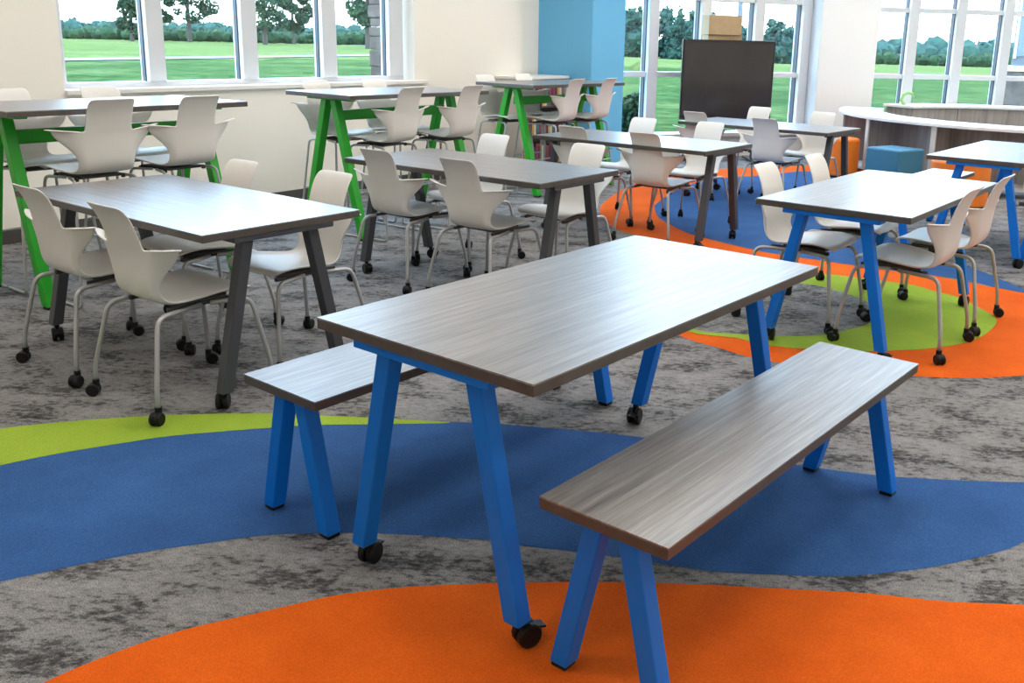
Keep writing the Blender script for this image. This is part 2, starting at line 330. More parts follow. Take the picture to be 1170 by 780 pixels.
# walls outside the frame
bm = B(); box(bm, 9.2, 9.4, -3.2, 14.5, 0, CH); struct(link('wall_right', bm, M['wall']))
bm = B(); box(bm, -9.6, 9.4, -3.4, -3.2, 0, CH); struct(link('wall_back', bm, M['wall']))
bm = B(); p = WP(-9.5); box(bm, -9.7, -9.5, -3.4, p.y+.2, 0, CH); struct(link('wall_left_return', bm, M['wall']))
# ------------------------------------------------------------------ tables
def tabletop(root, l, w, z, t=.031):
    bm = B(); box(bm, -l/2, l/2, -w/2, w/2, z-.004, z); top = link('tabletop', bm, M['wood'], root)
    bm = B(); box(bm, -l/2, l/2, -w/2, w/2, z-t, z-.0045); link('edge_band', bm, M['edge'], top, bevel=.0015)
    return top
def table_caster(leg, x, y, a):
    bm = B(); d = Vector((math.cos(a), math.sin(a), 0)); ax = Vector((-d.y, d.x, 0)); c = Vector((x, y, .033))+d*.012
    wheel(bm, c+ax*.0145, ax, .033, .021); wheel(bm, c-ax*.0145, ax, .033, .021)
    cyl(bm, (x, y, .062), (0, 0, 1), .012, .03, 10); cyl(bm, c, ax, .018, .016, 12)
    bar(bm, c+d*.015+Vector((0, 0, .018)), c+d*.048+Vector((0, 0, .010)), .006, .03, (0, 0, 1), False)
    link('caster', bm, M['black'], leg, bevel=.0015)
L_T, W_T, Z_T = 1.525, .76, .737
def make_table(name, label, mat, loc, rotz, group, z=Z_T, l=L_T, w=W_T, casters=True):
    t = thing(name, label, 'table', (*loc, 0), rotz, group); tabletop(t, l, w, z)
    for s in (-1, 1):
        bm = B(); box(bm, s*(l/2-.046)-.040, s*(l/2-.046)+.040, -.240, .240, z-.054, z-.0315); link('end_bar', bm, mat, t, bevel=.003)
        for v in (-1, 1):
            bm = B(); bar(bm, (s*(l/2-.062), v*.288, .075), (s*(l/2-.062), v*.157, z-.0545), .05, .05)
            lg = link('leg', bm, mat, t, bevel=.004)
            table_caster(lg, s*(l/2-.078), v*.292, random.uniform(0, 6.28) if not (s < 0) else (R(-20) if v < 0 else R(15)))
    return t
def make_high_table(label, loc, rotz):
    l, w, z = 1.40, .76, 1.06
    t = thing('high_table', label, 'tall table', (*loc, 0), rotz, 'tall green-legged tables'); tabletop(t, l, w, z)
    for s in (-1, 1):
        x = s*(l/2-.125)
        bm = B(); box(bm, x-.03, x+.03, -.25, .25, z-.052, z-.0315); link('end_bar', bm, M['green'], t, bevel=.003)
        for v in (-1, 1):
            bm = B(); bar(bm, (x, v*.335, .014), (x, v*.052, z-.0525), .06, .06); lg = link('leg', bm, M['green'], t, bevel=.004)
            bm = B(); box(bm, x-.026, x+.026, v*.338-.026, v*.338+.026, 0, .0135); link('foot_pad', bm, M['black'], lg)
    bm = B(); box(bm, -l/2+.157, l/2-.157, -.025, .025, .86, .93)
    box(bm, -l/2+.157, l/2-.157, -.032, -.0255, .855, .862); link('stretcher', bm, M['green'], t, bevel=.003)
    return t
def make_bench(label, loc, rotz):
    l, w, z = 1.54, .348, .458
    t = thing('bench', label, 'bench', (*loc, 0), rotz, 'blue-legged benches'); tabletop(t, l, w, z, .03)
    top = t.children[0]; top.name = 'seat_top'
    for s in (-1, 1):
        x = s*(l/2-.06)
        for v in (-1, 1):
            bm = B(); bar(bm, (x, v*.138, .012), (x, v*.043, z-.031), .05, .05); lg = link('leg', bm, M['blue'], t, bevel=.004)
            bm = B(); box(bm, x-.022, x+.022, v*.139-.022, v*.139+.022, 0, .0115); link('foot_pad', bm, M['black'], lg, bevel=.003)
    return t
random.seed(3)
TH0 = 52.0
GL = 'low tables with A-frame legs'
make_table('table', 'grey wood-grain table on blue A-frame legs in the foreground, between two benches', M['blue'], (.107, 2.786), R(52.1), GL)
make_bench('nearest bench, on orange and blue carpet, its whole grey wood-grain seat in view', (.569, 2.469), R(51.7))
make_bench('foreground bench half tucked under the left side of the foreground blue-legged table', (-.363, 3.219), R(51.9))
make_table('table', 'charcoal-legged table at far left, with the lime carpet crescent in front of it', M['charcoal'], (-1.734, 4.18), R(53.2-90), GL)
make_table('table', 'charcoal-legged table in the middle, directly behind the foreground blue-legged table', M['charcoal'], (-.535, 5.659), R(54.2-90), GL)
make_table('table', 'charcoal-legged table at centre standing on the orange and blue carpet circle', M['charcoal'], (.573, 7.35), R(54.0-90), GL)
make_table('table', 'charcoal-legged table farthest back, in front of the black display', M['charcoal'], (1.90, 9.02), R(51.6-90), GL)
make_table('table', 'blue-legged table at right with four white chairs, over the lime and orange carpet swirl', M['blue'], (1.704, 4.981), R(52.7), GL)
make_table('table', 'blue-legged table cut off by the right edge, beside the curved bookcase', M['blue'], (3.335, 7.10), R(52.0), GL)
make_bench('bench left of the far right table, in front of the orange round ottoman', (2.865, 7.50), R(52))
make_bench('bench right of the far right table, mostly outside the frame', (3.75, 6.96), R(52))
make_high_table('tall green-legged table at far left, cut off by the left edge of the frame', (-2.702, 5.537), R(53.5))
make_high_table('tall green-legged table in the middle, under the right end of the cream wall window', (-1.382, 7.442), R(51))
make_high_table('tall green-legged table farthest back, beside the sky blue column', (-.165, 9.60), R(50))

# ------------------------------------------------------------------ chairs
PROFILE = [  # forward y, z, body half width, full half width, wing forward pull, wing lift
    (.200, .430, .115, .150, 0, -.006), (.191, .445, .130, .190, 0, -.002), (.163, .452, .135, .208, 0, .004), (.10, .451, .135, .215, 0, .012),
    (.03, .443, .132, .213, 0, .016), (-.04, .432, .128, .202, 0, .018), (-.11, .426, .124, .182, .006, .014), (-.160, .431, .122, .166, .014, .008),
    (-.196, .450, .121, .156, .020, .004), (-.214, .482, .121, .152, .024, .001), (-.222, .52, .122, .158, .026, .0), (-.226, .56, .124, .182, .034, .0),
    (-.229, .60, .127, .225, .046, .0), (-.233, .630, .130, .258, .056, .003), (-.236, .648, .132, .270, .060, .006), (-.239, .660, .134, .272, .062, .009)]
UPPER = [(-.239, .660, .134), (-.242, .672, .1305), (-.248, .70, .1275), (-.259, .735, .1275), (-.273, .772, .128), (-.291, .803, .128), (-.307, .823, .124), (-.319, .833, .110)]
def shell_bm(dz):
    bm = B(); NB, NW = 8, 5; rows = []
    for i, (y, z, hb, hw, wf, wl) in enumerate(PROFILE):
        row = []; back = max(0, min(1, (i-7)/4))
        for k in range(-NB//2-NW, NB//2+NW+1):
            s = 1 if k >= 0 else -1; a = abs(k)
            if a <= NB//2:
                x = s*hb*a/(NB//2); q = x/.2
                yy = y+back*.018*q*q; zz = z+(1-back)*.010*q*q
            else:
                t = (a-NB//2)/NW; x0 = hb; x = s*(hb+(hw-hb)*t); q = hb/.2
                yy = y+back*.018*q*q+wf*t**1.5; zz = z+(1-back)*.010*q*q+wl*t*t
            row.append(bm.verts.new((x, yy, zz+dz)))
        rows.append(row)
    for a, b in zip(rows, rows[1:]):
        for k in range(len(a)-1): bm.faces.new((a[k], a[k+1], b[k+1], b[k]))
    # arm tops roll outwards into a flat lip
    top = rows[-1]; n = len(top)
    for side in (range(0, NW+1), range(n-1, n-NW-2, -1)):
        idx = list(side); prevl = [top[k] for k in idx]
        for dx, dy, dz2 in ((.018, .000, .008), (.055, -.002, .013)):
            lip = []
            for j, k in enumerate(idx):
                c = top[k].co; t = (1-j/NW)**.55; s = 1 if c.x > 0 else -1
                lip.append(bm.verts.new((c.x+s*dx*t, c.y+dy*t-.012*t*(dx > .02), c.z+dz2*t)) if j < NW else top[k])
            for j in range(NW):
                vs2 = []
                for v in (prevl[j], prevl[j+1], lip[j+1], lip[j]):
                    if v not in vs2: vs2.append(v)
                bm.faces.new(vs2)
            prevl = lip
    prev = top[NW:n-NW]
    for y, z, hb in UPPER[1:]:
        row = []
        for k in range(NB+1):
            x = hb*(k-NB/2)/(NB/2); q = x/.2
            row.append(bm.verts.new((x, y+.018*q*q, z+dz)))
        for k in range(NB): bm.faces.new((prev[k], prev[k+1], row[k+1], row[k]))
        prev = row
    return bm
def make_shell(root, dz):
    o = link('shell', shell_bm(dz), M['shell'], root, smooth=True)
    md = o.modifiers.new('thick', 'SOLIDIFY'); md.thickness = .009; md.offset = 0
    md = o.modifiers.new('sub', 'SUBSURF'); md.levels = 2; md.render_levels = 2
    return o
def make_chair():
    t = thing('chair', 'x', 'chair', (0, 0, 0), 0, 'white chairs on casters')
    make_shell(t, 0)
    bm = B(); box(bm, -.10, .10, -.11, .13, .408, .421); box(bm, -.150, -.132, -.16, .17, .402, .420); box(bm, .132, .150, -.16, .17, .402, .420)
    link('seat_mount', bm, M['mount'], t, bevel=.004)
    for sx in (-1, 1):
        for sy in (-1, 1):
            foot = (sx*.236, .235 if sy > 0 else -.282, .062)
            pts = fillet([foot, (sx*.232, .232 if sy > 0 else -.279, .135), (sx*.183, .186 if sy > 0 else -.226, .402), (sx*.150, sy*.02, .406)], .045)
            bm = B(); tube(bm, pts, .0098, 10); lg = link('leg', bm, M['steel'], t, smooth=True)
            bm = B(); a = R(35)*sx+R(100)*sy; d = Vector((math.cos(a), math.sin(a), 0)); ax = Vector((-d.y, d.x, 0)); c = Vector((foot[0], foot[1], .0265))+d*.013
            wheel(bm, c+ax*.0125, ax, .0265, .018); wheel(bm, c-ax*.0125, ax, .0265, .018); cyl(bm, (foot[0], foot[1], .055), (0, 0, 1), .014, .03, 10)
            cyl(bm, c+Vector((0, 0, .004)), ax, .024, .012, 14)
            link('caster', bm, M['black'], lg, smooth=False)
    return t
def make_stool():
    D = .285
    t = thing('stool', 'x', 'stool', (0, 0, 0), 0, 'tall stools with white shells'); make_shell(t, D)
    bm = B(); box(bm, -.12, .12, -.12, .15, .398+D, .412+D)
    for x in (-.13, .13):
        for y in (-.1, .13): cyl(bm, (x, y, .397+D), (0, 0, 1), .012, .022, 10)
    link('seat_mount', bm, M['mount'], t, bevel=.003)
    for sx in (-1, 1):
        for sy in (-1, 1):
            pts = fillet([(sx*.235, sy*.02, .0085), (sx*.235, sy*.235, .0085), (sx*.172, sy*.165, .395+D), (sx*.13, sy*.02, .398+D)], .035)
            bm = B(); tube(bm, pts, .0085, 8); link('leg', bm, M['steel'], t, smooth=True)
    for sy in (-1, 1):
        bm = B(); k = .30/(.395+D); yy = sy*(.235-.07*k); xx = .235-.063*k
        tube(bm, [(-xx, yy, .30), (xx, yy, .30)], .0075, 8); link('foot_rail', bm, M['steel'], t, smooth=True)
    return t
ch0 = make_chair(); st0 = make_stool(); first = {'c': True, 's': True}
def place(kind, top, face, label, jit=0.):
    """top: plan position of the middle of the backrest's upper edge; face: heading in degrees"""
    f = R(face+jit); x, y = top[0]+.305*math.cos(f), top[1]+.305*math.sin(f); rz = f-PI/2
    src = ch0 if kind == 'c' else st0
    if first[kind]:
        first[kind] = False; src.location = (x, y, 0); src.rotation_euler = (0, 0, rz); src['label'] = label; return src
    return dup(src, (x, y, 0), rz, label)
A_, C_, E_, F_, D_ = 53.2, 54.2, 54.0, 51.6, 52.7
CHAIRS = [
 ((-2.253, 3.875), A_, 'white chair, back to us, left one on near side of the far left charcoal table'),
 ((-1.749, 3.496), A_, 'white chair, back to us, with a caster on the lime carpet crescent'),
 ((-1.662, 4.829), A_+180, 'white chair facing us behind the far left charcoal table, left one before cream wall'),
 ((-1.109, 4.497), A_+180, 'white chair facing us behind the far left charcoal table, right one beside green leg'),
 ((-1.122, 5.456), C_, 'white chair, back to us, left one on near side of the middle charcoal table'),
 ((-.608, 5.103), C_, 'white chair, back to us, right one on near side of the middle charcoal table'),
 ((-.49, 6.485), C_+180, 'white chair facing us behind the middle charcoal table, left one between green legs'),
 ((.144, 6.013), C_+180, 'white chair facing us behind the middle charcoal table, right one near orange carpet'),
 ((.022, 7.255), E_, 'white chair, back to us, left one on near side of the centre charcoal table'),
 ((.549, 6.863), E_, 'white chair, back to us, standing on orange carpet at the centre charcoal table'),
 ((.667, 8.227), E_+180, 'white chair facing us behind the centre charcoal table, left one before the glass'),
 ((1.2, 7.932), E_+180, 'white chair facing us behind the centre charcoal table, right one on blue carpet'),
 ((1.205, 9.106), F_, 'white chair, back to us, below the left bottom corner of the black display'),
 ((1.752, 8.495), F_, 'white chair, back to us, right one on near side of the farthest charcoal table'),
 ((2.031, 10.044), F_+180, 'white chair facing us behind the farthest charcoal table, below right corner of display'),
 ((2.549, 9.472), F_+180, 'white chair facing us behind the farthest charcoal table, before the white column'),
 ((1.097, 5.231), D_-90, 'white chair on left side of the right blue-legged table, nearer of two'),
 ((1.493, 5.718), D_-90, 'white chair on left side of the right blue-legged table, farther of two'),
 ((1.968, 4.476), D_+90, 'white chair on right side of the right blue-legged table, nearer one on orange carpet'),
 ((2.336, 4.954), D_+90, 'white chair on right side of the right blue-legged table, farther of two'),
]
for p, f, l in CHAIRS: place('c', p, f, l)
def gp(c, th, u, v): t = R(th); return (c[0]+u*math.cos(t)-v*math.sin(t), c[1]+u*math.sin(t)+v*math.cos(t))
G1, G2, G3 = ((-2.702, 5.537), 53.5), ((-1.382, 7.442), 51), ((-.165, 9.60), 50)
STOOLS = [
 (G1, -.245, -.56, 90, 'tall white stool, back to us, left one at the far left tall table'),
 (G1, .275, -.56, 94, 'tall white stool, back to us, right one at the far left tall table'),
 (G1, -.30, .56, -90, 'tall white stool facing us behind the far left tall table, cut by frame edge'),
 (G1, .26, .56, -90, 'tall white stool facing us behind the far left tall table, back below window sill'),
 (G2, -.259, -.55, 97, 'tall white stool, back to us, left one at the middle tall green-legged table'),
 (G2, .361, -.55, 98, 'tall white stool, back to us, right one at the middle tall green-legged table'),
 (G2, -.31, .55, -90, 'tall white stool facing us behind the middle tall table, behind the green A-frame'),
 (G2, .265, .55, -90, 'tall white stool facing us behind the middle tall table, near the window reveal'),
 (G3, -.25, -.55, 99, 'tall white stool, back to us, left one at the farthest tall green-legged table'),
 (G3, .26, -.55, 99, 'tall white stool, back to us, at farthest tall table, against the blue column'),
 (G3, -.47, .50, -90, 'tall white stool facing us behind the farthest tall table, before the bookcase end'),
 (G3, .09, .50, -90, 'tall white stool facing us behind the farthest tall table, before the bookcase top'),
]
for (c, th), u, v, df, l in STOOLS: place('s', gp(c, th, u, v), th+df, l)

# ------------------------------------------------------------------ low bookcase by the blue column
BX = Matrix((WU, WN, Vector((0, 0, 1)))).transposed().to_4x4(); BX.translation = (-.50, 10.40, 0)
bk = thing('bookcase', 'low grey bookcase with books against the cream wall, left of the blue column', 'bookcase', (-.50, 10.40, 0), WA)
BL, BD, BH = .84, .40, 1.07
bm = B(); box(bm, -.01, BL+.01, -.01, BD, BH-.03, BH); link('top', bm, M['counter'], bk, bevel=.003)
for x in (0, BL-.025):
    bm = B(); box(bm, x, x+.025, 0, BD, 0, BH-.031); link('side_panel', bm, M['palewood'], bk, bevel=.002)
bm = B(); box(bm, .0255, BL-.0255, BD-.015, BD, .0, BH-.031); link('back_panel', bm, M['palewood'], bk)
for z in (.06, .40, .72):
    bm = B(); box(bm, .0255, BL-.0255, .01, BD-.0155, z, z+.02); link('shelf', bm, M['mount'], bk)
random.seed(8)
ROWN = {.08: 'bottom', .42: 'middle', .74: 'upper'}
for z in (.08, .42, .74):
    x = .04; cols = ['plum', 'mustard', 'cream', 'teal', 'pink', 'plum', 'pink']; i = 0
    names = []
    while x < BL-.09:
        w = random.uniform(.028, .05); h = random.uniform(.2, .25); d = random.uniform(.16, .22); k = cols[(i+int(z*10)) % 7]
        bm = B(); box(bm, 0, w, 0, d, 0, h)
        o = bpy.data.objects.new('tmp', None); bpy.data.objects.remove(o)
        o = link('book', bm, M[k], bevel=.003)
        o.location = BX @ Vector((x, .03, z+.0005)); o.rotation_euler = (0, 0, WA)
        cn = {'plum': 'plum', 'mustard': 'mustard', 'cream': 'cream', 'teal': 'dark teal', 'pink': 'rose'}[k]
        names.append(o); tag(o, '%s book upright on the %s shelf of the low bookcase' % (cn, ROWN[z]), 'book', '%s books on the %s bookcase shelf' % (cn, ROWN[z]))
        x += w+.004; i += 1

# ------------------------------------------------------------------ curved bookcases on the right
RC0 = Vector((5.62, 11.45, 0)); RO, RI = 2.25, 1.80
def arc(a0, a1, r0, r1, n=24):
    out = [(r1*math.cos(R(a0+(a1-a0)*i/n)), r1*math.sin(R(a0+(a1-a0)*i/n))) for i in range(n+1)]
    return out+[(r0*math.cos(R(a1-(a1-a0)*i/n)), r0*math.sin(R(a1-(a1-a0)*i/n))) for i in range(n+1)]
def curved(label, a0, a1, divs, back_outer):
    t = thing('curved_bookcase', label, 'bookcase', tuple(RC0), 0, 'curved bookcases')
    bm = B(); prism(bm, arc(a0-1, a1+1, RI-.03, RO+.03), .672, .706); link('worktop', bm, M['counter'], t, bevel=.006)
    bm = B(); prism(bm, arc(a0, a1, RI, RI+.02) if not back_outer else arc(a0, a1, RO-.02, RO), .10, .671); link('back_panel', bm, M['panel'], t)
    bm = B(); prism(bm, arc(a0, a1, RI+.021, RO-.021), .085, .105); link('bottom_shelf', bm, M['palewood'], t)
    for a in divs:
        c, s = math.cos(R(a)), math.sin(R(a)); u = Vector((c, s, 0)); v = Vector((-s, c, 0)); X = Matrix((u, v, Vector((0, 0, 1)))).transposed().to_4x4()
        bm = B(); box(bm, RI+.022, RO-.022, -.02, .02, .106, .671, xf=X); dv = link('divider', bm, M['panel'], t)
        bm = B(); box(bm, RO-.0215, RO-.002, -.03, .03, .088, .671, xf=X)
        link('divider_edge', bm, M['palewood'], dv, bevel=.002)
    for a in (divs[0]+3, divs[len(divs)//2], divs[-1]-3):
        for r in (RI+.08, RO-.08):
            x, y = r*math.cos(R(a)), r*math.sin(R(a))
            bm = B(); wheel(bm, (x, y, .035), (1, .3, 0), .035, .028); cyl(bm, (x, y, .066), (0, 0, 1), .012, .036, 10); link('caster', bm, M['black'], t)
    return t
nb = curved('curved open bookcase with white top and grey-brown panels, nearer one at right', 150, 292, (151, 173, 194, 219, 244, 268, 291), False)
curved('curved bookcase with white top, farther one under the right windows', 48, 121, (49, 72, 96, 120), True)
# its inner face is closed with panels
bm = B(); prism(bm, arc(48, 96.4, RI-.001, RI+.018), .10, .671); prism(bm, arc(96.8, 121, RI-.001, RI+.018), .10, .671)
ip = link('inner_panel', bm, M['panel']); ip.parent = [o for o in C.objects if o.name.startswith('curved_bookcase') and o != nb][0]

def ottoman_cube(label, cat, loc, rz, s, h, mat):
    t = thing('cube_ottoman', label, cat, (*loc, 0), rz)
    bm = B(); box(bm, -s/2, s/2, -s/2, s/2, .02, h); link('cushion', bm, mat, t, bevel=.022, seg=4)
    bm = B(); box(bm, -s/2+.02, s/2-.02, -s/2+.02, s/2-.02, 0, .0195); link('base', bm, M['black'], t)
    bm = B(); box(bm, -s/2+.02, -s/2+.07, s/2-.001, s/2+.007, h*.62, h*.72); link('pull_tab', bm, M['black'], t)
ottoman_cube('teal blue cube ottoman in front of the curved bookcase', 'ottoman', (3.45, 9.93), R(35), .42, .45, M['ottblue'])
def pouf(name, label, loc, r, h, mat, n=40):
    t = thing(name, label, 'ottoman', (*loc, 0), 0)
    bm = B(); pr = [(r-.02, .02), (r, .035), (r, h-.03), (r-.009, h-.009), (r-.03, h)]
    rings = [[bm.verts.new((q*math.cos(2*PI*k/n), q*math.sin(2*PI*k/n), z)) for k in range(n)] for q, z in pr]
    for a, b in zip(rings, rings[1:]):
        for k in range(n): bm.faces.new((a[k], a[(k+1) % n], b[(k+1) % n], b[k]))
    bm.faces.new(rings[0][::-1]); bm.faces.new(rings[-1]); link('cushion', bm, mat, t, smooth=False, bevel=.0)
    bm = B(); cyl(bm, (0, 0, .01), (0, 0, 1), r-.03, .019, n); link('base', bm, M['black'], t)
    for p in t.children[0].data.polygons: p.use_smooth = len(p.vertices) == 4
pouf('round_ottoman', 'orange round ottoman beside the left end of the curved bookcase, behind charcoal table legs', (3.19, 10.93), .185, .45, M['ottorange'])
pouf('round_ottoman', 'orange round ottoman behind the far right blue-legged table', (3.78, 9.02), .27, .45, M['ottorange'])
# pale green curl on the counter
bm = B(); tube(bm, [(.02*0, 0, 0), (-.05, 0, .06), (-.03, 0, .13), (.03, 0, .165), (.09, 0, .15), (.12, 0, .10)], [.028, .026, .024, .022, .02, .012], 10)
g = link('desk_ornament', bm, M['toy'], smooth=True); g.location = (4.52, 13.05, .707)
tag(g, 'small pale green curled ornament on the white top of the far curved bookcase', 'ornament')
a = R(124); g.location = (RC0.x+2.02*math.cos(R(118.5)), RC0.y+2.02*math.sin(R(118.5)), .7065)

# ------------------------------------------------------------------ display and cardboard box
DX = Matrix.Identity(4)
d = thing('display_board', 'large black display board on a stand in front of the window', 'display', (1.965, 11.93, 0), R(3))
bm = B(); box(bm, -.575, .575, -.02, .04, .54, 1.515); link('bezel', bm, M['bezel'], d, bevel=.006)
bm = B(); box(bm, -.552, .552, -.0245, -.0205, .575, 1.49); link('screen', bm, M['screen'], d)
bm = B(); box(bm, -.56, .56, -.075, -.0255, .545, .56); link('pen_tray', bm, M['bezel'], d, bevel=.003)
for s in (-1, 1):
    bm = B(); box(bm, s*.4-.03, s*.4+.03, .0405, .09, .05, 1.35); link('post', bm, M['mount'], d, bevel=.004)
    bm = B(); box(bm, s*.4-.035, s*.4+.035, -.30, .46, .02, .0495); link('foot', bm, M['mount'], d, bevel=.004)
bm = B(); box(bm, -.43, .43, .091, .44, 1.35, 1.375); box(bm, -.43, .43, .09, .10, 1.2, 1.3495); link('rear_shelf', bm, M['mount'], d, bevel=.003)
cb = thing('cardboard_box', 'brown cardboard box standing behind the top of the black display', 'box', (1.965-.05, 12.2, 1.376), R(8))
bm = B(); box(bm, -.215, .215, -.13, .13, 0, .20); link('lower_carton', bm, M['card'], cb, bevel=.003)
bm = B(); box(bm, -.225, .20, -.16, .14, .2005, .435); link('upper_carton', bm, M['card'], cb, bevel=.003)

# ------------------------------------------------------------------ ceiling lights
k = 0
for gx, gy in [(x, y) for x in (-5.5, -2.2, 1.1, 4.4, 7.4) for y in (1.4, 4.6, 7.8, 11.0)]:
    if (Vector((gx, gy, 0))-W0).dot(WN) > -.8: continue
    if gx < -9: continue
    t = thing('ceiling_light', 'recessed square ceiling light panel', 'ceiling light', (gx, gy, CH), WA, 'ceiling lights above the frame')
    bm = B(); box(bm, -.62, .62, -.32, .32, -.03, -.001); link('housing', bm, M['alu'], t)
    bm = B(); box(bm, -.58, .58, -.28, .28, -.036, -.0305); link('diffuser', bm, M['lamp'], t)

# ------------------------------------------------------------------ outdoors
def ground_z(x, y):
    r = math.hypot(x, y); a = x/max(y, 1.)
    f = min(1, max(0, (a+.15)/.35)); s = .0105*f
    return -.22-s*max(0, r-40)-.004*max(0, r-160)
bm = B(); NX, NY = 70, 60; grid = []
for j in range(NY+1):
    y = 9+(j/NY)**2.2*900; row = []
    for i in range(NX+1):
        t = i/NX*2-1; x = (60+y*.95)*t*abs(t)**.15-0
        row.append(bm.verts.new((x, y-6, ground_z(x, y-6))))
    grid.append(row)
for j in range(NY):
    for i in range(NX): 
        f = bm.faces.new((grid[j][i], grid[j][i+1], grid[j+1][i+1], grid[j+1][i]))
        c = f.calc_center_median(); f.material_index = 1 if (c.y > 78 or (c.x < 0 and c.y > 62+1.5*(c.x+20))) else 0
lawn = link('lawn', bm, [M['grass'], M['meadow']], smooth=True); tag(lawn, 'green lawn and meadow outside the windows', 'grass', kind='stuff')
def strip(name, pts, w, label, z=.04):
    bm = B(); P = [Vector((*p, 0)) for p in pts]; L = []; Rr = []
    for i, p in enumerate(P):
        t = (P[min(i+1, len(P)-1)]-P[max(0, i-1)]).normalized(); n = Vector((-t.y, t.x, 0))*w/2
        for lst, q in ((L, p+n), (Rr, p-n)): lst.append(bm.verts.new((q.x, q.y, ground_z(q.x, q.y)+z)))
    for i in range(len(P)-1): bm.faces.new((L[i], L[i+1], Rr[i+1], Rr[i]))
    tag(link(name, bm, M['road']), label, 'road')
strip('footpath', [(-60+42*i/20+.0, 30-5+60*i/20*1.45) if False else (-34+16.2*i/20*1.25, 32+46.5*i/20*1.25) for i in range(21)], 3.4, 'pale path crossing the lawn outside the left window', .05)
strip('road', [(-90+70*i/10, 128+30*i/10) for i in range(8, 14)], 7, 'pale far road behind the meadow, in the rightmost pane of the left window', .06)
def leaf_bm(bm, blobs, n, size, rng):
    tot = sum(b[3]**2 for b in blobs)
    for cx, cy, cz, r, ez in blobs:
        for _ in range(int(n*r*r/tot)):
            while True:
                v = Vector((rng.uniform(-1, 1), rng.uniform(-1, 1), rng.uniform(-1, 1)))
                if .25 < v.length < 1: break
            p = Vector((cx, cy, cz))+Vector((v.x*r, v.y*r, v.z*r*ez)); s = size*rng.uniform(.6, 1.3)
            a = Vector((rng.gauss(0, 1), rng.gauss(0, 1), rng.gauss(0, 1))).normalized(); b = a.orthogonal().normalized(); c = a.cross(b)
            bm.faces.new([bm.verts.new(p+b*s), bm.verts.new(p+c*s*.7), bm.verts.new(p-b*s), bm.verts.new(p-c*s*.7)])
def core(bm, cx, cy, cz, r, ez, rng):
    m = bmesh.ops.create_icosphere(bm, subdivisions=2, radius=1)
    for v in m['verts']:
        q = 1+rng.uniform(-.14, .14); v.co = Vector((cx+v.co.x*r*q, cy+v.co.y*r*q, cz+v.co.z*r*ez*q))
def tree(x, y, h, spread, label, mat, seed, n=2600, size=.35, low=.15, dense=False, group=None, conic=False):
    rng = random.Random(seed); z = ground_z(x, y)
    t = thing('tree', label, 'tree', (x, y, z), 0, group)
    bm = B(); tube(bm, [(0, 0, -.2), (rng.uniform(-.1, .1), 0, h*.35), (rng.uniform(-.3, .3), 0, h*.8)], [h*.022, h*.016, h*.005], 8)
    for k in range(5):
        a = rng.uniform(0, 6.28); z0 = h*rng.uniform(.25, .6); tube(bm, [(0, 0, z0), (math.cos(a)*spread*.5, math.sin(a)*spread*.5, z0+h*.16)], [h*.009, h*.003], 6)
    link('trunk', bm, M['bark'], t)
    blobs = []
    nb_ = 16 if dense else 36
    for k in range(nb_):
        f = k/(nb_-1); zz = h*(low+(1-low)*f*.92); w = spread*(.55+.45*math.sin(PI*min(1, f*1.05+.12))) if not conic else spread*(1.05-.95*f)
        a = rng.uniform(0, 6.28); rr = w*rng.uniform(.2, .8 if not dense else .62)*(.4 if conic else 1)
        blobs.append((math.cos(a)*rr, math.sin(a)*rr, zz, w*(rng.uniform(.48, .68) if dense else rng.uniform(.2, .42)), .8))
    bm = B()
    if dense:
        for b in blobs: core(bm, b[0], b[1], b[2], b[3]*.72, b[4], rng)
    leaf_bm(bm, blobs, n, size, rng); link('foliage', bm, M[mat], t)
GT = 'trees beyond the lawn'
def at(px, y): return ((px-645)/1074.7*y*1.0, y)
for i, (px, yy, h, s, l) in enumerate([(158, 140, 15, 3.8, 'tall leafy tree behind the first pane of the left window'), (188, 150, 16, 2.6, 'slender dark tree, left one in the second pane of the left window'),
        (222, 146, 17, 4.4, 'broad airy tree, right of two in the second pane of the left window'), (306, 138, 18, 4.6, 'dense tall tree filling the left of the third pane of the left window'), (338, 150, 12, 3.6, 'mid-height tree at the right of the third pane of the left window'), (420, 120, 15, 4.0, 'leafy tree beside the stone pillar in the last pane of the left window')]):
    x, y = at(px, yy); tree(x, y, h, s, l, 'leafa', 10+i, 5600, .23, .12 if i in (0, 3) else .2, group=GT)
MT = [(712, 148, 7.2, 3.6), (722, 150, 8.6, 3.0), (752, 152, 7.6, 3.4), (766, 146, 8.4, 3.2), (781, 150, 7.2, 3.6), (797, 147, 6.8, 3.4), (815, 150, 5.6, 3.2), (838, 151, 5.2, 3.4), (872, 152, 6.6, 3.0), (886, 149, 5.4, 3.2), (905, 152, 5.2, 3.4)]
MP = ['behind the light pole near the blue column', 'left of the first mullion', 'just right of the first mullion', 'with the pointed top left of the display', 'halfway between first mullion and cardboard box', 'left of the cardboard box', 'behind the black display, left part', 'behind the black display, right part', 'just right of the display, tallest there', 'in the pane right of the display', 'just left of the white column']
for i, (px, yy, h, s) in enumerate(MT):
    x, y = at(px, yy); tree(x, y, h, s, 'dense blue-green tree at the field edge, %s' % MP[i], 'leafb', 40+i, 1500, .36, .1, True, GT, conic=(i in (1, 3)))
